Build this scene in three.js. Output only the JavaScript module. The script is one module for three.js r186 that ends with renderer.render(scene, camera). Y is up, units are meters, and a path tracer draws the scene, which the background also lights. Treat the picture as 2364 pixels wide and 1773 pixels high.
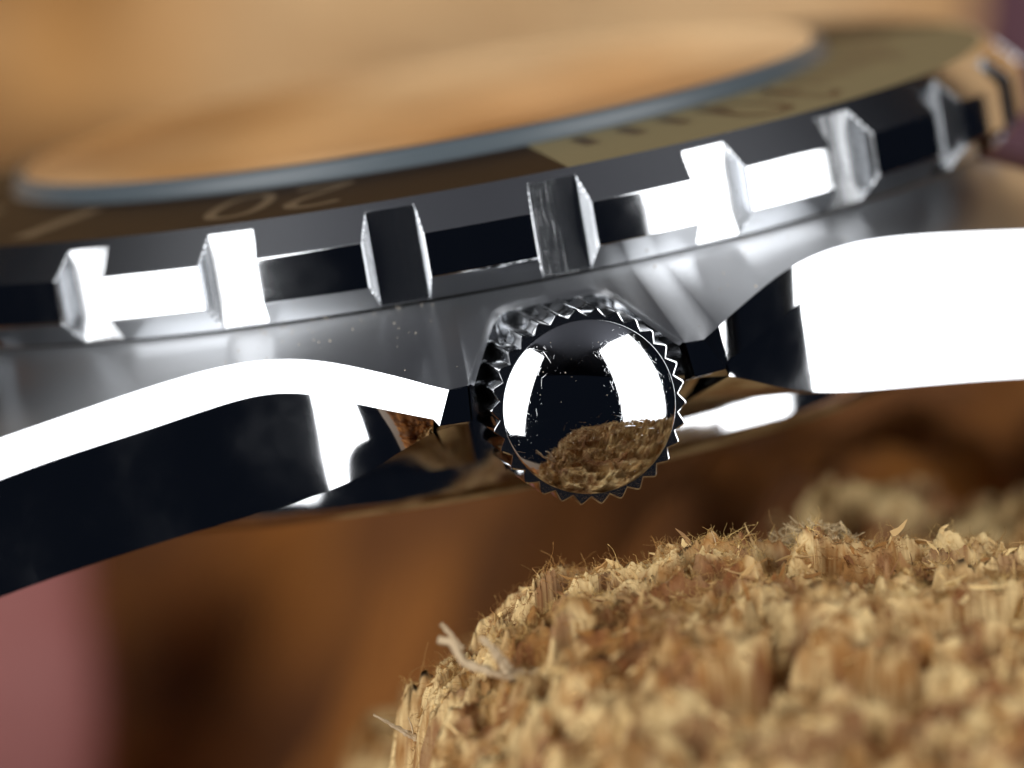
import * as THREE from 'three';
import { mergeGeometries, toCreasedNormals } from 'three/addons/utils/BufferGeometryUtils.js';
import { FontLoader } from 'three/addons/loaders/FontLoader.js';
import { RectAreaLightUniformsLib } from 'three/addons/lights/RectAreaLightUniformsLib.js';

// ---------------------------------------------------------------- camera, light, exposure
// All sizes below are written in millimetres and scaled to metres when a mesh is made.
const MM = 0.001, RAD = Math.PI / 180;
const V = (x, y, z) => new THREE.Vector3(x, y, z);
const scene = new THREE.Scene();
scene.background = new THREE.Color().setRGB(0.0045, 0.006, 0.010);   // an unlit studio

// the camera as seen from the watch (origin: bezel centre, +y out of the dial, +z along the crown)
const WATCH = V(0, 60, 0);                                  // where the bezel centre stands in the world
const EL = 8.5354 * RAD, AZ = -8.8765 * RAD, ROLL = -9.8487 * RAD, F_PX = 14000;
const camLocal = V(-30.995, 25.496, 208.412);
const cB = V(Math.sin(AZ) * Math.cos(EL), Math.sin(EL), Math.cos(AZ) * Math.cos(EL));
const r0 = V(0, 1, 0).cross(cB).normalize(), u0 = cB.clone().cross(r0);
const cR = r0.clone().multiplyScalar(Math.cos(ROLL)).addScaledVector(u0, Math.sin(ROLL));
const cU = r0.clone().multiplyScalar(-Math.sin(ROLL)).addScaledVector(u0, Math.cos(ROLL));
const wR = V(1, 0, 0), wU = V(0, Math.cos(EL), -Math.sin(EL)), wB = V(0, Math.sin(EL), Math.cos(EL));
const localBasis = new THREE.Matrix4().makeBasis(cR, cU, cB), worldBasis = new THREE.Matrix4().makeBasis(wR, wU, wB);
const watchTurn = worldBasis.clone().multiply(localBasis.clone().transpose());   // the watch leans on the rough wood
const toWorld = (v) => v.clone().applyMatrix4(watchTurn).add(WATCH);
const camPos = toWorld(camLocal);
const camera = new THREE.PerspectiveCamera(2 * Math.atan(886.5 / F_PX) / RAD, 4 / 3, 0.01, 5);
camera.position.copy(camPos).multiplyScalar(MM);
camera.lookAt(camPos.clone().sub(wB).multiplyScalar(MM));
camera.updateMatrixWorld();
const crownTip = toWorld(V(0, -3.61, 24.6));
camera.focus = camPos.clone().sub(crownTip).dot(wB) * MM;
camera.userData.fStop = camera.getFocalLength() / 6.3;
// a pixel of the photograph and a depth along the lens axis give a point (mm)
const at = (px, py, d) => camPos.clone().addScaledVector(wR, (px - 1182) / F_PX * d).addScaledVector(wU, (886.5 - py) / F_PX * d).addScaledVector(wB, -d);

const renderer = new THREE.WebGLRenderer({ antialias: true });
renderer.toneMapping = THREE.LinearToneMapping;
renderer.toneMappingExposure = 1;
renderer.shadowMap.enabled = true;
RectAreaLightUniformsLib.init();

// ---------------------------------------------------------------- helpers
let seed = 7;
const rnd = () => { seed = (seed + 0x6d2b79f5) | 0; let t = Math.imul(seed ^ (seed >>> 15), 1 | seed); t = (t + Math.imul(t ^ (t >>> 7), 61 | t)) ^ t; return ((t ^ (t >>> 14)) >>> 0) / 4294967296; };
const rr = (a, b) => a + (b - a) * rnd();
const lerp = (a, b, t) => a + (b - a) * t, clamp = (x, a = 0, b = 1) => Math.min(b, Math.max(a, x));
const smooth = (a, b, x) => { const t = clamp((x - a) / (b - a)); return t * t * (3 - 2 * t); };
const hash3 = (x, y, z) => { let h = Math.imul(x, 374761393) ^ Math.imul(y, 668265263) ^ Math.imul(z, 2147483647 - 1013); h = Math.imul(h ^ (h >>> 13), 1274126177); return ((h ^ (h >>> 16)) >>> 0) / 4294967296; };
function noise(x, y, z = 0) {
  const i = Math.floor(x), j = Math.floor(y), k = Math.floor(z), f = (t) => t * t * (3 - 2 * t), u = f(x - i), v = f(y - j), w = f(z - k);
  const L = (a, b, t) => a + (b - a) * t, h = hash3;
  return L(L(L(h(i, j, k), h(i + 1, j, k), u), L(h(i, j + 1, k), h(i + 1, j + 1, k), u), v), L(L(h(i, j, k + 1), h(i + 1, j, k + 1), u), L(h(i, j + 1, k + 1), h(i + 1, j + 1, k + 1), u), v), w) * 2 - 1;
}
const fbm = (x, y, z, n = 4) => { let a = 0.5, s = 0; for (let i = 0; i < n; i++) { s += a * noise(x, y, z); x = x * 2.03 + 7.1; y = y * 2.03 + 3.7; z = z * 2.03 + 1.3; a *= 0.5; } return s; };
// natural cubic spline through (xs, ys)
function spline(xs, ys) {
  const n = xs.length, m = new Array(n).fill(0), c = new Array(n).fill(0), d = new Array(n).fill(0);
  for (let i = 1; i < n - 1; i++) {
    const h0 = xs[i] - xs[i - 1], h1 = xs[i + 1] - xs[i], p = 2 * (h0 + h1) - h0 * c[i - 1];
    c[i] = h1 / p; d[i] = (6 * ((ys[i + 1] - ys[i]) / h1 - (ys[i] - ys[i - 1]) / h0) - h0 * d[i - 1]) / p;
  }
  for (let i = n - 2; i > 0; i--) m[i] = d[i] - c[i] * m[i + 1];
  return (x) => {
    let i = 0; while (i < n - 2 && x > xs[i + 1]) i++;
    const h = xs[i + 1] - xs[i], a = (xs[i + 1] - x) / h, b = (x - xs[i]) / h;
    return a * ys[i] + b * ys[i + 1] + ((a ** 3 - a) * m[i] + (b ** 3 - b) * m[i + 1]) * h * h / 6;
  };
}
const used = new Map(), nameOf = (n) => { const k = used.get(n) ?? 0; used.set(n, k + 1); return k ? `${n}_${String(k).padStart(3, '0')}` : n; };
function mk(name, geo, mat, parent = scene) {
  if (!geo.userData.metres) { geo.scale(MM, MM, MM); geo.userData.metres = true; }
  const m = new THREE.Mesh(geo, mat);
  m.name = parent === scene ? nameOf(name) : name;
  m.castShadow = m.receiveShadow = true;
  parent.add(m);
  return m;
}
function group(name, parent = scene) { const g = new THREE.Group(); g.name = parent === scene ? nameOf(name) : name; parent.add(g); return g; }
function tag(o, label, category, grp, kind) { o.userData.label = label; if (category) o.userData.category = category; if (grp) o.userData.group = grp; if (kind) o.userData.kind = kind; return o; }
// a sheet through rows of points, smooth inside; uv in millimetres
function sheet(rows, flip = false) {
  const R = rows.length, C = rows[0].length, pos = [], uv = [], idx = [];
  for (let i = 0; i < R; i++) { let u = 0; for (let j = 0; j < C; j++) { const p = rows[i][j]; if (j) u += p.distanceTo(rows[i][j - 1]); pos.push(p.x, p.y, p.z); uv.push(u, i ? rows[0][j].distanceTo(p) : 0); } }
  for (let i = 0; i < R - 1; i++) for (let j = 0; j < C - 1; j++) {
    const a = i * C + j, b = a + 1, c = a + C, d = c + 1;
    flip ? idx.push(a, b, c, b, d, c) : idx.push(a, c, b, b, c, d);
  }
  const g = new THREE.BufferGeometry();
  g.setAttribute('position', new THREE.Float32BufferAttribute(pos, 3));
  g.setAttribute('uv', new THREE.Float32BufferAttribute(uv, 2));
  g.setIndex(idx); g.computeVertexNormals();
  return g;
}
const merged = (list) => mergeGeometries(list.map((g) => { const h = g.index ? g.toNonIndexed() : g; for (const k of Object.keys(h.attributes)) if (!['position', 'normal', 'uv'].includes(k)) h.deleteAttribute(k); return h; }));
// rings of a turned part: every [r, y] pair of neighbours is a band of its own (crisp edges)
function turned(profile, a0 = 0, a1 = 360, seg = 360) {
  const bands = [];
  for (let i = 0; i < profile.length - 1; i++) {
    const rows = [profile[i], profile[i + 1]].map(([r, y]) => Array.from({ length: seg + 1 }, (_, k) => { const t = lerp(a0, a1, k / seg) * RAD; return V(Math.sin(t) * r, y, Math.cos(t) * r); }));
    bands.push(sheet(rows));
  }
  return merged(bands);
}
function turnedSmooth(profile, seg = 240) {
  const rows = profile.map(([r, y]) => Array.from({ length: seg + 1 }, (_, k) => { const t = k / seg * Math.PI * 2; return V(Math.sin(t) * r, y, Math.cos(t) * r); }));
  const g = sheet(rows), n = g.attributes.normal, C = seg + 1;
  for (let i = 0; i < rows.length; i++) { const a = i * C, b = a + seg, v = V(n.getX(a) + n.getX(b), n.getY(a) + n.getY(b), n.getZ(a) + n.getZ(b)).normalize(); n.setXYZ(a, v.x, v.y, v.z); n.setXYZ(b, v.x, v.y, v.z); }
  return g;
}
function dataTex(w, h, fn, repeat, srgb) {
  const d = new Uint8Array(w * h * 4);
  for (let y = 0; y < h; y++) for (let x = 0; x < w; x++) { const c = fn(x / w, y / h, x, y), o = (y * w + x) * 4; for (let k = 0; k < 3; k++) d[o + k] = clamp(Array.isArray(c) ? c[k] : c) * 255; d[o + 3] = 255; }
  const t = new THREE.DataTexture(d, w, h);
  t.wrapS = t.wrapT = THREE.RepeatWrapping; t.magFilter = THREE.LinearFilter;
  if (srgb) t.colorSpace = THREE.SRGBColorSpace;
  if (repeat) t.repeat.set(...repeat);
  t.needsUpdate = true;
  return t;
}
const rgb = (r, g, b) => new THREE.Color().setRGB(r, g, b);

// ---------------------------------------------------------------- materials
// fine brushing: streaks along u (uv are millimetres)
const brushTex = dataTex(256, 1024, (() => { const row = Array.from({ length: 1024 }, () => rnd()); return (u, v, x, y) => 0.5 + 0.4 * (row[y] - 0.5) + 0.25 * (hash3(Math.floor(x / 32 + row[y] * 8), y, 3) - 0.5); })(), [1 / 8, 1 / 8]);
// hair-fine scratches and specks of dust on polished steel
const scratches = (lines, dots) => {
  const c = document.createElement('canvas'); c.width = c.height = 1024; const g = c.getContext('2d');
  g.fillStyle = '#000'; g.fillRect(0, 0, 1024, 1024);
  for (let i = 0; i < lines; i++) { const x = rr(0, 1024), y = rr(0, 1024), a = rr(0, 6.28), l = rr(10, 130) * rnd(); g.strokeStyle = `rgba(255,255,255,${rr(0.05, 0.5)})`; g.lineWidth = rr(0.5, 1.5); g.beginPath(); g.moveTo(x, y); g.quadraticCurveTo(x + Math.cos(a) * l * 0.5 + rr(-4, 4), y + Math.sin(a) * l * 0.5 + rr(-4, 4), x + Math.cos(a) * l, y + Math.sin(a) * l); g.stroke(); }
  for (let i = 0; i < dots; i++) { const r = rr(0.4, 2.2) * rnd() ** 2 + 0.3; g.fillStyle = `rgba(255,255,255,${rr(0.2, 1)})`; g.beginPath(); g.arc(rr(0, 1024), rr(0, 1024), r, 0, 7); g.fill(); }
  const t = new THREE.CanvasTexture(c); t.wrapS = t.wrapT = THREE.RepeatWrapping; return t;
};
const scratchTex = scratches(900, 500), hairTex = scratches(260, 0);
const scaled = (t, sx, sy) => { const c = t.clone(); c.repeat.set(sx, sy); c.needsUpdate = true; return c; };
const M = {};
const STEEL = rgb(0.64, 0.65, 0.665);
const steel = (o) => new THREE.MeshPhysicalMaterial({ color: STEEL, metalness: 1, ...o });
const smudge = dataTex(512, 512, (u, v) => { const n = clamp(0.5 + 0.9 * fbm(u * 7, v * 7, 3, 4)); const r = 0.25 + 0.75 * n * n; return [r, r, r]; }, [1 / 14, 1 / 14]);
M.polished = steel({ roughness: 0.11, roughnessMap: smudge, bumpMap: scaled(hairTex, 1 / 9, 1 / 9), bumpScale: 0.0000010 });
M.dome = steel({ roughness: 0.08, roughnessMap: smudge, bumpMap: scaled(scratchTex, 1 / 5, 1 / 5), bumpScale: 0.0000025 });
M.groove = steel({ roughness: 0.16, bumpMap: scaled(brushTex, 1 / 6, 1 / 6), bumpScale: 0.0000026 });
M.brushed = steel({ roughness: 0.4, anisotropy: 0.93, anisotropyRotation: Math.PI / 2, bumpMap: brushTex, bumpScale: 0.000004 });
M.bevel = steel({ roughness: 0.24, anisotropy: 0.6, anisotropyRotation: Math.PI / 2, bumpMap: brushTex, bumpScale: 0.0000008 });
const grit = dataTex(512, 512, () => rnd() ** 4, [1 / 6, 1 / 6]);
M.blasted = steel({ roughness: 0.12, bumpMap: grit, bumpScale: 0.0000022 });
M.turned = steel({ roughness: 0.12 });
M.insertDark = new THREE.MeshPhysicalMaterial({ color: rgb(0.030, 0.016, 0.008), roughness: 0.45, specularIntensity: 0.06 });
M.insertTan = new THREE.MeshPhysicalMaterial({ color: rgb(0.27, 0.22, 0.115), roughness: 0.5, specularIntensity: 0.1 });
M.print = new THREE.MeshPhysicalMaterial({ color: rgb(0.13, 0.09, 0.05), roughness: 0.5 });
M.printDark = new THREE.MeshPhysicalMaterial({ color: rgb(0.03, 0.018, 0.01), roughness: 0.4 });
M.sapphire = new THREE.MeshPhysicalMaterial({ color: rgb(0.95, 0.97, 1), roughness: 0.02, transmission: 1, thickness: 0.001, ior: 1.76 });
M.crystalEdge = new THREE.MeshPhysicalMaterial({ color: rgb(0.085, 0.105, 0.118), roughness: 0.4 });
M.dial = new THREE.MeshPhysicalMaterial({ color: rgb(0.30, 0.25, 0.18), roughness: 0.4 });
M.black = new THREE.MeshPhysicalMaterial({ color: rgb(0.02, 0.02, 0.02), roughness: 0.6 });
const leatherBump = dataTex(512, 512, (u, v) => 0.5 + 0.5 * fbm(u * 60, v * 60, 1, 3), [1 / 20, 1 / 20]);
M.leather = new THREE.MeshPhysicalMaterial({ color: rgb(0.34, 0.115, 0.10), roughness: 0.55, bumpMap: leatherBump, bumpScale: 0.00008 });
M.leatherDark = new THREE.MeshPhysicalMaterial({ color: rgb(0.07, 0.02, 0.03), roughness: 0.6, bumpMap: leatherBump, bumpScale: 0.00008 });
M.wood = new THREE.MeshPhysicalMaterial({ color: 0xffffff, vertexColors: true, roughness: 0.85 });
M.fibre = new THREE.MeshPhysicalMaterial({ color: rgb(0.62, 0.46, 0.25), roughness: 0.7 });
M.splinter = new THREE.MeshPhysicalMaterial({ color: rgb(0.58, 0.43, 0.26), roughness: 0.8 });
M.housing = new THREE.MeshPhysicalMaterial({ color: rgb(0.015, 0.015, 0.016), roughness: 0.7 });
M.glow = new THREE.MeshStandardMaterial({ color: rgb(0.8, 0.8, 0.8), emissive: rgb(0.96, 0.98, 1), emissiveIntensity: 0.8 });

// ---------------------------------------------------------------- lamps: two softboxes either side of the lens
function softbox(label, azimuth, dist, width, yLow, yHigh, strength, lean = 0) {
  const c = crownTip, a = azimuth * RAD, h = yHigh - yLow, g = group('softbox_lamp');
  const p = V(c.x + Math.sin(a) * dist, c.y + (yLow + yHigh) / 2, c.z + Math.cos(a) * dist);
  g.position.copy(p).multiplyScalar(MM);
  g.rotation.set(0, a + Math.PI, 0); g.rotateZ(lean * RAD);
  tag(g, label, 'softbox', 'softboxes lighting the watch');
  const diff = new THREE.BoxGeometry(width, h, 4); mk('diffuser', diff, M.glow, g);
  const w2 = width / 2 + 4, h2 = h / 2 + 4, s = 0.35, back = -width * 0.45;
  const ring = (x, y, z) => [V(-x, -y, z), V(x, -y, z), V(x, y, z), V(-x, y, z), V(-x, -y, z)];
  mk('housing', toCreasedNormals(sheet([ring(w2, h2, 8), ring(w2, h2, -3), ring(w2 * s, h2 * s, back), ring(0.01, 0.01, back)]), 0.3), M.housing, g);
  const light = new THREE.RectAreaLight(rgb(0.97, 0.985, 1), strength, width * MM, h * MM);
  light.position.set(0, 0, 4 * MM); light.rotation.y = Math.PI; light.name = 'softbox_glow';
  g.add(light);
  return g;
}
softbox('tall softbox with black housing beside the camera, towards the strap', -47, 450, 290, -190, 390, 4.2, 12);
softbox('wide softbox with black housing at the watch\'s twelve o\'clock side', 58, 450, 315, -190, 455, 4.2, -13);
{ // the unlit grey board over the set that the crown's dome and the bezel's bevel mirror
  const b = mk('overhead_board', new THREE.BoxGeometry(1500, 8, 1300), new THREE.MeshStandardMaterial({ color: rgb(0.06, 0.062, 0.074), roughness: 0.9 }));
  b.position.set(0, 0.50, 0.45);
  tag(b, 'dark grey board hung flat above the watch', 'board');
}

// ---------------------------------------------------------------- the watch
const watch = group('wristwatch');
tag(watch, 'steel dive wristwatch lying tilted on rough wood, crown towards the lens', 'watch');
watch.quaternion.setFromRotationMatrix(watchTurn);
watch.position.copy(WATCH).multiplyScalar(MM);

// --- case: plan outline (|x| -> z) and the three edges of its side
const outX = [4.4, 5, 6, 7, 7.8, 9, 11, 14, 17.8, 22, 25];
const outline = spline(outX, [23.72, 23.35, 22.65, 21.92, 21.42, 20.88, 20.17, 19.1, 17.8, 16.4, 15.3]);
const yT = spline([4.4, 5.2, 5.9, 7.4, 8.5, 9.8, 11, 12.4, 15, 17.7, 22, 25], [-2.3, -1.93, -1.65, -1.13, -0.89, -0.79, -0.85, -1.04, -1.52, -2.05, -3.0, -3.9]);
const yB = spline([4.4, 5.4, 7, 8.3, 9.4, 11, 13, 16, 18, 22, 25], [-3.32, -2.98, -2.42, -1.98, -1.83, -1.98, -2.35, -2.88, -3.3, -4.3, -5.2]);
const yL = spline([4.4, 5.6, 6.9, 8.6, 10.3, 12.4, 15.6, 18.5, 22, 25], [-3.54, -4.1, -4.72, -5.25, -5.55, -5.87, -6.42, -7.02, -7.9, -8.7]);
const INSET = 0.44, xs = Array.from({ length: 121 }, (_, i) => lerp(4.75, 25, (i / 120) ** 1.3));
const edgeT = (x, s) => V(s * x, yT(x), outline(x) - INSET), edgeB = (x, s) => V(s * x, yB(x), outline(x)), edgeL = (x, s) => V(s * x, Math.min(yL(x), yB(x) - 0.15), outline(x) - (s < 0 ? 0.55 : 0.12) * smooth(7.7, 5.4, x));
const rowsBetween = (A, B, n) => Array.from({ length: n + 1 }, (_, i) => A.map((p, j) => p.clone().lerp(B[j], i / n)));
const caseGroup = group('case', watch);
const notch = [[0, -0.52, 20.22], [0.9, -0.53, 20.24], [1.5, -0.56, 20.3], [1.85, -0.66, 20.42], [2.12, -0.86, 20.76], [2.35, -1.1, 21.2], [2.7, -1.5, 21.85], [3.1, -1.93, 22.6], [3.42, -2.27, 23.3], [3.52, -2.36, 23.55]];
const gA = [3.52, -2.36, 23.55], gB = [4.12, -2.38, 23.55], gC = [4.62, -3.42, 23.68], gD = [3.62, -3.47, 23.68];
const topParts = [], chamferParts = [], flankParts = [], underParts = [];
for (const s of [-1, 1]) {
  const q = ([x, y, z]) => V(s * x, y, z), f = s > 0;
  const outer = [...notch.map(q), V(s * 3.8, -2.4, 23.56), q(gB), V(s * 4.42, -2.32, 23.3), ...xs.map((x) => edgeT(x, s))];
  // each point of the outer edge looks at a point of the bezel seat
  const inner = outer.map((p) => { const t = Math.atan2(p.x, p.z); return V(Math.sin(t) * 19.7, -0.12, Math.cos(t) * 19.7); });
  topParts.push(sheet(rowsBetween(inner, outer, 8), s > 0 ? false : true));
  const T = xs.map((x) => edgeT(x, s)), B = xs.map((x) => edgeB(x, s)), L = xs.map((x) => edgeL(x, s));
  mk('chamfer', sheet(rowsBetween(T, B, 4), !f), M.polished, caseGroup);
  mk('flank', sheet(rowsBetween(B, L, 6), !f), M.polished, caseGroup);
  const under = xs.map((x) => { const t = Math.min(Math.atan2(x, outline(x)), 0.95), k = smooth(14, 20, x); return V(s * Math.sin(t) * 17.12, lerp(-5.9, -5.5, k), Math.cos(t) * 17.12); });
  const underMid = L.map((p, j) => p.clone().lerp(under[j], 0.5).add(V(0, 0.12, 0)));
  underParts.push(sheet([L, underMid, under], !f));
  // crown guard: end facet, its outer bevel and the fine bevel along the recess
  const quad = (a, b, c, d, n = 6) => { const e = (u, v) => u.map((_, i) => 0), A = [], Bq = []; for (let i = 0; i <= n; i++) { A.push(q(a).lerp(q(b), i / n)); Bq.push(q(d).lerp(q(c), i / n)); } return sheet(rowsBetween(A, Bq, n), !f); };
  mk('crown_guard', quad(gA, gB, gC, gD), M.polished, caseGroup);
  const e0x = xs[0], tEnd = [e0x, yT(e0x), outline(e0x) - INSET], bEnd = [e0x, yB(e0x), outline(e0x)], lEnd = edgeL(e0x, s).set(e0x, edgeL(e0x, s).y, edgeL(e0x, s).z).toArray();
  mk('guard_bevel', quad(gB, tEnd, bEnd, gC), M.polished, caseGroup);
  mk('recess_bevel', quad([3.45, -2.4, 23.42], gA, gD, [3.55, -3.47, 23.55]), M.polished, caseGroup);
  // underside of the guard
  underParts.push(sheet([[q(gD), q(gC), q(lEnd)], [V(s * 3.5, -3.75, 22.2), V(s * 4.0, -3.75, 22.1), V(s * 4.5, -3.8, 22)], [V(s * 2.7, -5.9, 16.9), V(s * 3.1, -5.9, 16.84), V(s * 3.42, -5.9, 16.78)]], !f));
  // inner wall of the crown recess with a rounded upper edge
  const n1 = notch.map(q), n2 = n1.map((p, i) => V(p.x * 0.94, p.y - 0.2 * (1 - i / 12), p.z + 0.24 * (1 - smooth(3, 8, i)))), n3 = n2.map((p, i) => V(p.x, i > 6 ? -3.5 : -5.5, p.z));
  mk('recess_edge', sheet([n1, n1.map((p, i) => p.clone().lerp(n2[i], 0.5).add(V(0, 0.04, 0))), n2], f), M.brushed, caseGroup);
  mk('recess_wall', sheet([n2, n3], f), M.turned, caseGroup);
  // lug end
  const tip = xs[xs.length - 1], e0 = [edgeT(tip, s), edgeB(tip, s), edgeL(tip, s)], e1 = e0.map((p) => V(p.x - s * 0.2, p.y, 10.6));
  mk('lug_end', sheet([e0, e1], !f), M.polished, caseGroup);
}
mk('case_top', merged(topParts), M.brushed, caseGroup);
mk('underside', merged(underParts), M.polished, caseGroup);
{ // the side away from the crown, without guards
  const xf = Array.from({ length: 61 }, (_, i) => lerp(-25, 25, i / 60)), zf = spline([0, 6, 11, 14, 17.8, 22, 25], [22, 21.5, 20.15, 18.95, 17.3, 15.1, 13.2]), a = (x) => Math.max(Math.abs(x), 9);
  const Z = (x, i) => -(zf(Math.abs(x)) - i), T = xf.map((x) => V(x, yT(a(x)), Z(x, INSET))), B = xf.map((x) => V(x, yB(a(x)), Z(x, 0))), L = xf.map((x) => V(x, yL(a(x)), Z(x, 0)));
  const inner = T.map((p) => { const t = Math.atan2(p.x, p.z); return V(Math.sin(t) * 19.7, -0.12, Math.cos(t) * 19.7); });
  mk('flank', merged([sheet(rowsBetween(T, B, 2)), sheet(rowsBetween(B, L, 2))]), M.polished, caseGroup);
  mk('case_top', sheet(rowsBetween(inner, T, 4), true), M.brushed, caseGroup);
}
mk('case_core', turned([[19.7, -0.12], [18.2, -0.3], [18.2, -5.4], [0.1, -5.4]]), M.turned, caseGroup);
const back = turnedSmooth([[17.1, -4.8], [17.1, -5.4], [17.08, -6.0], [17.05, -6.6], [16.98, -6.9], [16.8, -7.08], [16.4, -7.2], [15.3, -7.32], [13, -7.5], [8, -7.7], [0.1, -7.75]]);
mk('case_back', back, M.polished, watch);

// --- bezel
const bezel = group('bezel', watch);
{ // 24 vertical grooves cut through wall, bevel and lower chamfer
  const ringR = (y) => (y < 0.78 ? lerp(20.0, 20.85, y / 0.78) : y < 2.22 ? 20.85 : lerp(20.85, 19.8, (y - 2.22) / 1.1));
  const GROOVE = 20.02, FLOOR = 0.78, LIP = 0.20, step = 15;
  const cutR = (d) => { const t = Math.abs(d) * RAD * 20; return t < FLOOR ? GROOVE - 0.03 * (1 - (t / FLOOR) ** 2) + 0.03 : t < FLOOR + LIP ? lerp(GROOVE, 20.95, (t - FLOOR) / LIP) : 99; };
  const fl = FLOOR / 20 / RAD, lip = (FLOOR + LIP) / 20 / RAD, half = [0, fl * 0.5, fl - 0.06, fl, fl + 0.04, ...[0.2, 0.4, 0.6, 0.8].map((k) => lerp(fl, lip, k)), lip - 0.03, lip, lip + 0.06, lip + 0.2, 4.2, 5.4, 6.6, 7.5];
  const cols = [...half.slice(1).reverse().map((d) => -d), ...half];
  const ys = [0]; for (const [y0, y1, n] of [[0, 0.74, 12], [0.74, 0.78, 2], [0.78, 0.83, 2], [0.83, 2.17, 8], [2.17, 2.22, 2], [2.22, 2.27, 2], [2.27, 3.32, 26]]) for (let i = 1; i <= n; i++) ys.push(lerp(y0, y1, i / n));
  // softened corners where wall meets bevel and chamfer
  const soft = (y) => (ringR(y - 0.03) + ringR(y) + ringR(y + 0.03)) / 3;
  const lists = { wall: [], bevel: [], chamfer: [] }, grooves = [];
  const point = (az, d, y) => { const r = Math.min(y > 0.02 && y < 3.29 ? soft(y) : ringR(y), cutR(d)), t = az * RAD; return [Math.sin(t) * r, y, Math.cos(t) * r]; };
  for (let k = 0; k < 24; k++) {
    const own = [];
    for (let j = 0; j < cols.length - 1; j++) for (let i = 0; i < ys.length - 1; i++) {
      const d0 = cols[j], d1 = cols[j + 1], a0 = 2.28 + k * step, y0 = ys[i], y1 = ys[i + 1], dm = (d0 + d1) / 2, ym = (y0 + y1) / 2;
      const A = point(a0 + d0, d0, y0), B = point(a0 + d1, d1, y0), C = point(a0 + d0, d0, y1), D = point(a0 + d1, d1, y1);
      const list = cutR(dm) < ringR(ym) ? own : ym > 2.22 ? lists.bevel : lists.wall;
      const arc = (d) => (k * step + d) * RAD * 20;
      list.push([A, B, D, arc(d0), arc(d1), arc(d1), y0, y0, y1], [A, D, C, arc(d0), arc(d1), arc(d0), y0, y1, y1]);
    }
    grooves.push(own);
  }
  const build = (list, swap) => {
    const g = new THREE.BufferGeometry(), p = [], uv = [];
    for (const [a, b, c, u0, u1, u2, v0, v1, v2] of list) { p.push(...a, ...b, ...c); swap ? uv.push(v0, u0, v1, u1, v2, u2) : uv.push(u0, v0, u1, v1, u2, v2); }
    g.setAttribute('position', new THREE.Float32BufferAttribute(p, 3)); g.setAttribute('uv', new THREE.Float32BufferAttribute(uv, 2));
    return toCreasedNormals(g, 0.42);
  };
  mk('bezel_wall', build(lists.wall), M.polished, bezel);
  mk('bezel_bevel', build(lists.bevel), M.bevel, bezel);
  for (const own of grooves) mk('bezel_groove', build(own, true), M.groove, bezel);
}
mk('bezel_lip', turned([[19.8, 3.32], [19.7, 3.3], [19.66, 3.2]]), M.polished, bezel);
mk('bezel_underside', turned([[18.2, -0.01], [20.0, 0.0]]), M.turned, bezel);
// --- insert: dark for the hour's last three quarters, tan for the first; minute 15 sits just past the crown
const MIN15 = 4.4, RI0 = 14.5, RI1 = 19.68, insY = (r) => lerp(3.66, 3.27, (r - RI0) / (RI1 - RI0));
const ringSector = (r0, r1, a0, a1, lift, seg) => turned([[r1, insY(r1) + lift], [r0, insY(r0) + lift]], a0, a1, seg);
const insert = mk('bezel_insert', ringSector(RI0, RI1, MIN15 - 270, MIN15, 0, 270), M.insertDark, bezel);
mk('tan_sector', ringSector(RI0, RI1, MIN15, MIN15 + 90, 0, 90), M.insertTan, bezel);
const minuteAz = (m) => MIN15 + (15 - m) * 6;
for (let m = 1; m < 15; m++) if (m % 10) { const w = m % 5 ? 1.0 : 1.5, a = minuteAz(m), r1 = m % 5 ? 16.6 : 17.4, r0 = 15.0; mk('minute_mark', ringSector(r0, r1, a - w, a + w, 0.008, 4), M.printDark, bezel); }
for (let m = 25; m < 60; m += 10) mk('minute_mark', ringSector(15.2, 18.6, minuteAz(m) - 1.6, minuteAz(m) + 1.6, 0.008, 6), M.print, bezel);
const font = await new FontLoader().loadAsync('fonts/droid/droid_sans_regular.typeface.json');
for (const m of [10, 20, 30, 40, 50]) {
  const g = new THREE.ShapeGeometry(font.generateShapes(String(m), 3.2), 6);
  g.computeBoundingBox(); const c = g.boundingBox.getCenter(V(0, 0, 0)); g.translate(-c.x, -c.y, 0); g.scale(1.05, 1, 1);
  // lay the figure on the cone, its top outwards
  const p = g.attributes.position, a = minuteAz(m) * RAD;
  for (let i = 0; i < p.count; i++) { const r = 17.0 + p.getY(i), t = a - p.getX(i) / 17.0; p.setXYZ(i, Math.sin(t) * r, insY(r) + 0.009, Math.cos(t) * r); }
  g.computeVertexNormals();
  mk('numeral', g, m === 10 ? M.printDark : M.print, bezel);
}
// --- crystal, dial
mk('crystal', turnedSmooth([[14.0, 2.9], [14.0, 4.2], [13.9, 4.27], [10, 4.33], [6, 4.38], [0.05, 4.4]], 200), M.sapphire, watch);
mk('crystal_seat', turnedSmooth([[14.5, 3.62], [14.36, 3.66], [14.32, 3.8], [14.3, 4.1], [14.2, 4.22], [14.02, 4.26]]), M.crystalEdge, watch);
mk('dial', turned([[14.0, 2.9], [13.6, 2.2], [13, 1.6], [0.05, 1.6]]), M.dial, watch);

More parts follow.
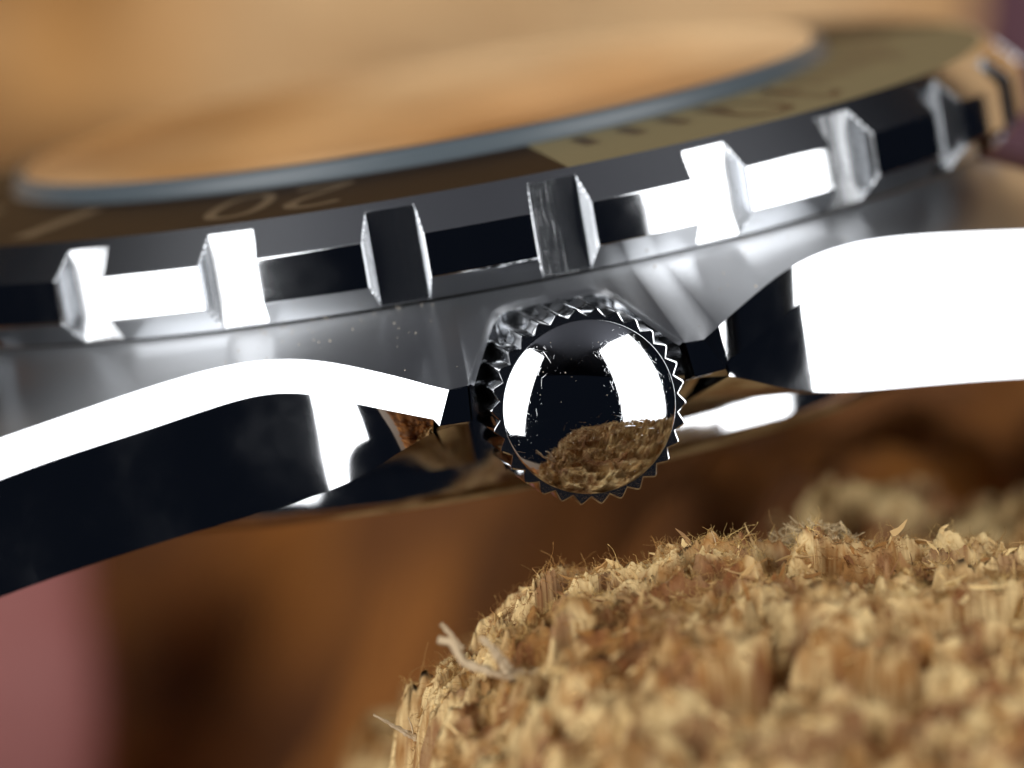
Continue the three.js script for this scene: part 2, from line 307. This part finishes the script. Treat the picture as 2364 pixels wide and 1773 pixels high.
// --- crown
const crown = group('crown', watch);
crown.position.set(0, -3.61 * MM, 0);
{
  const N = 30, shape = new THREE.Shape();
  for (let k = 0; k < N; k++) {
    const a = (k + 0.3) / N * Math.PI * 2, h = Math.PI / N;
    const P = (r, t) => [Math.cos(t) * r, Math.sin(t) * r];
    const pts = [P(2.79, a - h), P(3.02, a - h * 0.14), P(3.04, a), P(3.02, a + h * 0.14)];
    pts.forEach((q, i) => (k || i ? shape.lineTo(...q) : shape.moveTo(...q)));
  }
  shape.closePath();
  const body = new THREE.ExtrudeGeometry(shape, { depth: 3.2, bevelEnabled: true, bevelThickness: 0.05, bevelSize: 0.05, bevelSegments: 2, curveSegments: 1 });
  body.translate(0, 0, 21.3);
  mk('knurled_body', toCreasedNormals(body, 0.5), M.turned, crown);
  const face = shape.clone(); face.holes.push(new THREE.Path().absarc(0, 0, 2.66, 0, Math.PI * 2, true));
  const ringFace = new THREE.ShapeGeometry(face, 48); ringFace.translate(0, 0, 24.554);
  mk('blasted_rim', ringFace, M.blasted, crown);
  const prof = [], a0 = 36 * RAD, Rs = 2.72 / Math.sin(a0);
  for (let i = 0; i <= 40; i++) { const a = a0 * (1 - i / 40); prof.push([Math.max(Math.sin(a) * Rs, 0.002), 24.6 + Rs * (Math.cos(a) - Math.cos(a0))]); }
  prof.unshift([2.735, 24.5], [2.735, 24.575]);
  const dome = turnedSmooth(prof, 160); dome.rotateX(Math.PI / 2);
  { const p = dome.attributes.position, uv = dome.attributes.uv; for (let i = 0; i < p.count; i++) uv.setXY(i, p.getX(i), p.getY(i)); }
  mk('crown_dome', dome, M.dome, crown);
  const tube = turned([[2.3, 19.5], [2.3, 21.3]], 0, 360, 64); tube.rotateX(Math.PI / 2);
  mk('crown_tube', tube, M.turned, crown);
}
// --- dust on the steel round the crown
{
  const speck = new THREE.IcosahedronGeometry(0.02 * MM, 1), N = 150, inst = new THREE.InstancedMesh(speck, new THREE.MeshStandardMaterial({ color: rgb(0.6, 0.52, 0.42), roughness: 0.9 }), N), m4 = new THREE.Matrix4();
  inst.name = 'dust'; inst.userData.kind = 'stuff'; inst.castShadow = inst.receiveShadow = true;
  for (let i = 0; i < N; i++) {
    const k = rr(0.4, 1.3) * (rnd() < 0.1 ? 1.6 : 1), p = V(0, 0, 0);
    if (i < 95) { const x = rr(3.6, 11) * (rnd() < 0.6 ? -1 : 1), a = Math.abs(x), t = rnd() ** 1.6, o = a > 4.75 ? edgeT(a, Math.sign(x)) : V(x, -2.36, 23.5), az = Math.atan2(o.x, o.z); p.set(Math.sin(az) * 19.75, -0.1, Math.cos(az) * 19.75).lerp(o, t); }
    else { const a = rr(0, 6.28), r = 2.6 * Math.sqrt(rnd()), Rs = 2.72 / Math.sin(36 * RAD); p.set(Math.cos(a) * r, Math.sin(a) * r - 3.61, 24.6 + Math.sqrt(Rs * Rs - r * r) - Rs * Math.cos(36 * RAD)); }
    m4.compose(p.multiplyScalar(MM), new THREE.Quaternion(), V(k, k, k).multiplyScalar(i < 95 ? 1 : 0.55));
    inst.setMatrixAt(i, m4);
  }
  watch.add(inst);
}
// --- strap: the lower half curls down under the lugs, the upper half runs off behind
function strapHalf(path, mat) {
  const curve = new THREE.CatmullRomCurve3(path.map(([x, y]) => V(x, y, 0))), n = 60, rows = [];
  const sect = [[-9.6, -1.9], [-10, -1.5], [-10, 1.5], [-9.6, 1.9], [-5, 2.2], [0, 2.3], [5, 2.2], [9.6, 1.9], [10, 1.5], [10, -1.5], [9.6, -1.9], [-9.6, -1.9]];
  for (let i = 0; i <= n; i++) { const p = curve.getPoint(i / n), t = curve.getTangent(i / n), nn = V(-t.y, t.x, 0); rows.push(sect.map(([z, h]) => V(p.x + nn.x * h, p.y + nn.y * h, z))); }
  return mk('strap', toCreasedNormals(sheet(rows), 0.6), mat, watch);
}
strapHalf([[-24, -6], [-27, -8], [-31, -14], [-36, -22], [-42, -27]], M.leatherDark);
strapHalf([[22.5, -5.5], [26, -8], [29, -14], [31, -22], [36, -27]], M.leatherDark);

// ---------------------------------------------------------------- wood
// colour of the wood: straw, tan, rust; patches with their own outlines
function woodColor(x, y, z, k = 0) {
  const a = fbm(x * 0.35 + 5, y * 0.35, z * 0.35, 4), b = fbm(x * 1.7, y * 1.7 + 9, z * 1.7, 4), c = noise(x * 9, y * 9, z * 9), rust = smooth(0.06, 0.26, fbm(x * 0.8 + 31, y * 0.8, z * 0.8 + 4, 4));
  const t = clamp(0.48 + a * 1.1 + b * 1.5 + c * 0.2);
  const lo = [0.32, 0.14, 0.03], hi = [0.80, 0.58, 0.27], ru = [0.19, 0.052, 0.010];
  return [0, 1, 2].map((i) => lerp(lerp(lo[i], hi[i], t), ru[i], rust * (0.75 + k)));
}
function field(nx, nz, fn, colour) {
  const pos = [], col = [], idx = [];
  for (let j = 0; j <= nz; j++) for (let i = 0; i <= nx; i++) { const p = fn(i / nx, j / nz); pos.push(p.x, p.y, p.z); col.push(...colour(p.x, p.y, p.z)); }
  for (let j = 0; j < nz; j++) for (let i = 0; i < nx; i++) { const a = j * (nx + 1) + i, b = a + 1, c = a + nx + 1, d = c + 1; idx.push(a, c, b, b, c, d); }
  const g = new THREE.BufferGeometry();
  g.setAttribute('position', new THREE.Float32BufferAttribute(pos, 3));
  g.setAttribute('color', new THREE.Float32BufferAttribute(col, 3));
  g.setIndex(idx); g.computeVertexNormals();
  return g;
}
// the crumbling block under the crown: x is world x, f the distance in front of the lens
const ridge = at(1900, 1300, camPos.clone().sub(crownTip).dot(wB)), F0 = camPos.z - ridge.z;
const dropKnots = [[-8, -30], [-3.7, -24], [-3.3, -10], [-3.05, -6.2], [-2.75, -4.1], [-2.2, -3.2], [-1.0, -2.8], [-0.55, -1.7], [0.5, -1.25], [0.95, -0.5], [3, 0], [5, 0.3], [12, 0.5], [24, 1.2]];
const dropX = (x) => { let i = 0; while (i < dropKnots.length - 2 && x > dropKnots[i + 1][0]) i++; const [x0, y0] = dropKnots[i], [x1, y1] = dropKnots[i + 1]; return lerp(y0, y1, clamp((x - x0) / (x1 - x0))); };
function blockY(x, f) {
  const xs_ = x - 2.5 - (F0 - f) * 0.13 + 0.9 * fbm(f * 0.5, 7, 3, 3), base = ridge.y - 0.7 + (f - F0) * 0.115 - smooth(0.8, 8, f - F0) * (9 - 4.6 * smooth(8, 14, x)) - smooth(14, 30, F0 - f) * 3;
  const g = x * 0.82 + f * 0.57 + 0.5 * noise(x * 0.7, f * 0.7, 41), h = -x * 0.57 + f * 0.82 + 0.5 * noise(x * 0.7, f * 0.7, 57);   // along and across the grain
  const ridged = (a, b, c) => 1 - Math.abs(noise(a, b, c)) * 2;
  const pit = smooth(0.3, 0.6, noise(g * 0.5 + 40, h * 1.0, 12)) * 1.6 + smooth(0.25, 0.55, noise(g * 1.2 + 4, h * 2.2, 22)) * 1.0;
  const n = fbm(g * 0.16, h * 0.3, 3, 2) * 1.1 + ridged(g * 0.22 + 9, h * 0.75, 8) * 0.5 + ridged(g * 0.5, h * 1.7, 18) * 0.4 + ridged(g * 1.3, h * 4.2, 28) * 0.2 - pit + fbm(g * 1.6, h * 3.2, 2, 3) * 0.34 + fbm(x * 7, f * 7, 1, 3) * 0.22;
  return base + Math.max(dropX(clamp(xs_, -8, 24)), -24) + n;
}
const block = group('wood_block');
tag(block, 'crumbling fibrous straw-coloured wood block under the crown', 'wood');
const blockP = (u, v) => { const x = lerp(-6.5, 24, u < 0.4 ? u * 0.8 : 0.32 + (u - 0.4) * 0.68 / 0.6), f = F0 + lerp(-30, 22, v); return V(x, blockY(x, f), camPos.z - f); };
mk('rough_face', field(460, 520, blockP, woodColor), M.wood, block);
// loose fibres all over the block
{
  const curve = new THREE.CatmullRomCurve3([V(0, 0, 0), V(0.10, 0.3, 0.05), V(-0.06, 0.62, 0.16), V(0.12, 0.9, 0.1), V(0.3, 1, 0.28)]);
  const strand = new THREE.TubeGeometry(curve, 7, 0.03, 3, false);
  { const p = strand.attributes.position; for (let i = 0; i < p.count; i++) { const t = clamp(p.getY(i)), c = curve.getPoint(t), k = 1 - 0.7 * t; p.setXYZ(i, c.x + (p.getX(i) - c.x) * k, p.getY(i), c.z + (p.getZ(i) - c.z) * k); } strand.computeVertexNormals(); }
  strand.scale(MM, MM, MM);
  const N = 45000, inst = new THREE.InstancedMesh(strand, M.fibre, N), m4 = new THREE.Matrix4(), qn = new THREE.Quaternion(), col = rgb(0, 0, 0);
  inst.name = 'fibre'; inst.userData.kind = 'stuff'; inst.castShadow = inst.receiveShadow = true;
  for (let i = 0; i < N; i++) {
    const x = rr(-5, 20), f = F0 + (rnd() < 0.75 ? rr(-8, 5) : rr(-28, 12)), p = V(x, blockY(x, f), camPos.z - f), e = 0.12;
    const nrm = V(blockY(x - e, f) - blockY(x + e, f), 2 * e, (blockY(x, f + e) - blockY(x, f - e))).normalize();
    const dir = V(rr(-1, 1), rr(-1, 1), rr(-1, 1)); dir.addScaledVector(nrm, -dir.dot(nrm)).normalize().addScaledVector(nrm, 0.05 + 0.8 * rnd() ** 3).normalize();
    qn.setFromUnitVectors(V(0, 1, 0), dir).multiply(new THREE.Quaternion().setFromAxisAngle(V(0, 1, 0), rr(0, 6.28)));
    const l = rr(0.15, 0.55) * (rnd() < 0.05 ? 2.2 : 1), w = rr(0.18, 0.55);
    m4.compose(p.addScaledVector(nrm, -0.05).multiplyScalar(MM), qn, V(w, l, w));
    inst.setMatrixAt(i, m4);
    const wc = woodColor(x, p.y, f + 3), b = rr(0.8, 1.35);
    inst.setColorAt(i, col.setRGB(wc[0] * b + 0.3, wc[1] * b * 1.3 + 0.22, wc[2] * b * 1.8 + 0.12));
  }
  block.add(inst);
}
// splintered flakes, lying more or less along the grain
{
  const rows = [], n = 5;
  for (let i = 0; i <= n; i++) { const t = i / n, w = 0.16 * (1 - 0.85 * t ** 2) * (0.8 + 0.4 * hash3(i, 3, 9)), h = 0.05 * (1 - 0.6 * t), x = 0.08 * Math.sin(t * 4), z = 0.12 * t * t; rows.push([V(x - w, t, z - h), V(x + w * 0.9, t, z - h * 0.6), V(x + w, t, z + h), V(x - w * 0.8, t, z + h * 0.7), V(x - w, t, z - h)]); }
  const flake = toCreasedNormals(sheet(rows), 0.5); flake.scale(MM, MM, MM);
  const N = 7000, inst = new THREE.InstancedMesh(flake, M.fibre, N), m4 = new THREE.Matrix4(), qn = new THREE.Quaternion(), col = rgb(0, 0, 0);
  inst.name = 'flake'; inst.userData.kind = 'stuff'; inst.castShadow = inst.receiveShadow = true;
  for (let i = 0; i < N; i++) {
    const x = rr(-5, 22), f = F0 + rr(-28, 9), p = V(x, blockY(x, f), camPos.z - f), e = 0.3;
    const nrm = V(blockY(x - e, f) - blockY(x + e, f), 2 * e, (blockY(x, f + e) - blockY(x, f - e))).normalize();
    const th = 0.6 + 2.4 * fbm(x * 0.35 + 11, f * 0.35, 66, 2) + rr(-0.5, 0.5), dir = V(Math.cos(th), 0.35 * rr(-1, 1), Math.sin(th)).multiplyScalar(rnd() < 0.5 ? 1 : -1);
    dir.addScaledVector(nrm, -dir.dot(nrm)).normalize().addScaledVector(nrm, 0.02 + 0.35 * rnd() ** 3).normalize();
    qn.setFromUnitVectors(V(0, 1, 0), dir).multiply(new THREE.Quaternion().setFromAxisAngle(V(0, 1, 0), rr(0, 6.28)));
    const l = rr(0.2, 0.75) * (rnd() < 0.04 ? 2 : 1), w = rr(0.3, 0.8);
    m4.compose(p.addScaledVector(nrm, -0.08).multiplyScalar(MM), qn, V(w, l, w));
    inst.setMatrixAt(i, m4);
    const wc = woodColor(x + 50, p.y, f), b = rr(0.85, 1.25);
    inst.setColorAt(i, col.setRGB(wc[0] * b * 1.6, wc[1] * b * 2.1, wc[2] * b * 3.6));
  }
  block.add(inst);
}
// single splinters that stand out from its edge
function splinter(pts, r0, r1, mat = M.splinter, name = 'splinter', n = 40, sides = 6) {
  const curve = new THREE.CatmullRomCurve3(pts), g = new THREE.TubeGeometry(curve, n, 1, sides, false), p = g.attributes.position;
  for (let i = 0; i <= n; i++) { const c = curve.getPointAt(i / n), t = i / n; for (let j = 0; j <= sides; j++) { const k = i * (sides + 1) + j, r = lerp(r0, r1, t) * (0.75 + 0.5 * noise(t * 30, j * 1.7, r0 * 99)); p.setXYZ(k, c.x + (p.getX(k) - c.x) * r, c.y + (p.getY(k) - c.y) * r, c.z + (p.getZ(k) - c.z) * r); } }
  g.computeVertexNormals();
  return mk(name, g, mat, block);
}
const DF = camPos.clone().sub(crownTip).dot(wB);
splinter([at(1020, 1745, DF), at(985, 1718, DF), at(935, 1690, DF), at(895, 1668, DF), at(862, 1650, DF)], 0.2, 0.05);
splinter([at(955, 1698, DF), at(950, 1675, DF), at(942, 1655, DF)], 0.05, 0.015);
splinter([at(960, 1704, DF), at(980, 1688, DF), at(968, 1683, DF)], 0.05, 0.015);
splinter([at(1330, 1520, DF - 4), at(1220, 1560, DF - 4.5), at(1130, 1552, DF - 5), at(1070, 1525, DF - 5), at(1045, 1485, DF - 5), at(1010, 1478, DF - 5)], 0.30, 0.14);
splinter([at(1065, 1500, DF - 5), at(1040, 1465, DF - 5), at(1018, 1440, DF - 5)], 0.14, 0.08);
splinter([at(1170, 1545, DF - 5), at(1135, 1495, DF - 5.5), at(1108, 1470, DF - 5.5)], 0.22, 0.12);
splinter([at(1655, 1275, DF), at(1650, 1245, DF), at(1642, 1225, DF)], 0.035, 0.01);
splinter([at(1695, 1300, DF), at(1688, 1282, DF), at(1690, 1266, DF)], 0.035, 0.01);
// the curled tuft behind the ridge
for (let i = 0; i < 260; i++) {
  const u = rnd(), c = at(lerp(1760, 2010, u), 1312 - 72 * Math.sin(Math.PI * clamp(u * 0.8 + 0.12)) + rr(-34, 26), DF + 2.5 + rr(-0.8, 0.8)), d = V(rr(-1, 1), rr(-0.6, 1), rr(-1, 1)).normalize(), e = V(rr(-1, 1), rr(-1, 1), rr(-1, 1)), l = rr(0.25, 0.8), pts = [];
  for (let k = 0; k < 4; k++) pts.push(c.clone().addScaledVector(d, l * (k / 3 - 0.5)).addScaledVector(e, 0.25 * l * Math.sin(k * 1.3)));
  splinter(pts, rr(0.02, 0.06), 0.012, M.fibre, 'curled_fibre', 8, 4);
}

// the log below and behind: lower beyond the strap, higher where the case back rests
const TABLE = -135;
function logY(x, z) {
  const s = smooth(-8, 9, x - (z + 30) * 0.05);
  return WATCH.y - 40 + s * 27 + smooth(-68, -118, z) * (1 - s) * 24 - smooth(-4, 14, z) * 24 + fbm(x * 0.06, z * 0.10, 4, 4) * 9 + Math.abs(noise(x * 0.16 + z * 0.10, z * 0.02, 2)) * 5 + fbm(x * 0.5, z * 0.25, 9, 3) * 1.1;
}
const darkWood = (x, y, z) => {
  const t = clamp(0.5 + 1.2 * fbm(x * 0.10 + 2, y * 0.12, z * 0.07, 4)), q = clamp(0.5 + fbm(x * 0.6, y * 0.6, z * 0.4, 3));
  const a = [0.05, 0.013, 0.004], b = [0.43, 0.155, 0.022];
  return [0, 1, 2].map((i) => lerp(a[i], b[i], t) * (0.7 + 0.6 * q));
};
const log = mk('wood_log', field(300, 260, (u, v) => { const x = lerp(-110, 110, u), z = lerp(-135, 60, v); return V(x, u === 0 || u === 1 || v === 0 || v === 1 ? TABLE : logY(x, z), z); }, darkWood), M.wood);
tag(log, 'red-brown furrowed log lying under and behind the watch', 'log');
// the split slab standing behind
const paleWood = (x, y, z) => {
  const g = x * 0.05 - y * 0.012, t = clamp(0.5 + 1.0 * fbm(g * 1.2 + 3, y * 0.045, 5, 4)), q = clamp(0.5 + 0.8 * fbm(x * 0.5, y * 0.12, 2, 3));
  const a = [0.38, 0.18, 0.045], b = [0.66, 0.46, 0.25];
  return [0, 1, 2].map((i) => lerp(a[i], b[i], t) * (0.85 + 0.3 * q));
};
const slabZ = (x, y) => -120 + fbm(x * 0.03, y * 0.05, 7, 4) * 14 + Math.abs(noise(x * 0.03 + 4, y * 0.11 + x * 0.02, 3)) * 7;
const slab = mk('wood_slab', field(220, 160, (u, v) => { const x = lerp(-150, 150, u), y = lerp(150, -10, v); return V(x, y, slabZ(x, y)); }, paleWood), M.wood);
tag(slab, 'pale orange split wood slab standing behind the bezel', 'wood');

// the pale table that carries the log; the lower edges of the steel mirror it
const table = mk('table_top', new THREE.BoxGeometry(1100, 20, 620), new THREE.MeshPhysicalMaterial({ color: rgb(0.20, 0.135, 0.085), roughness: 0.7 }));
table.position.set(0, (TABLE - 10) * MM, -0.14);
tag(table, 'pale wooden table top under the log', null, null, 'structure');

// ---------------------------------------------------------------- leather behind
function leatherEnd(path, halfWidth, mat, label) {
  const curve = new THREE.CatmullRomCurve3(path), rows = [];
  for (let i = 0; i <= 50; i++) {
    const p = curve.getPoint(i / 50), t = curve.getTangent(i / 50), n = V(t.y, -t.x, 0).normalize(), row = [];
    for (let k = 0; k <= 20; k++) { const a = k / 20 * Math.PI * 2, c = Math.cos(a), q = Math.sin(a); row.push(p.clone().addScaledVector(n, Math.sign(c) * Math.abs(c) ** 0.4 * halfWidth).add(V(0, 0, Math.sign(q) * Math.abs(q) ** 0.4 * 1.8))); }
    rows.push(row);
  }
  return tag(mk('leather_strap', sheet(rows), mat), label, 'strap');
}
leatherEnd([at(-60, 1150, 292), at(-50, 1400, 290), at(-20, 1600, 288), at(-30, 1850, 286), at(-70, 2250, 284)], 5.4, M.leather, 'rose brown leather strap hanging under the lug, out of focus');
leatherEnd([at(2480, -250, 310), at(2440, 0, 308), at(2430, 250, 306), at(2450, 600, 304), at(2470, 900, 302)], 4.2, M.leatherDark, 'dark maroon leather strap standing behind the bezel, out of focus');

renderer.render(scene, camera);
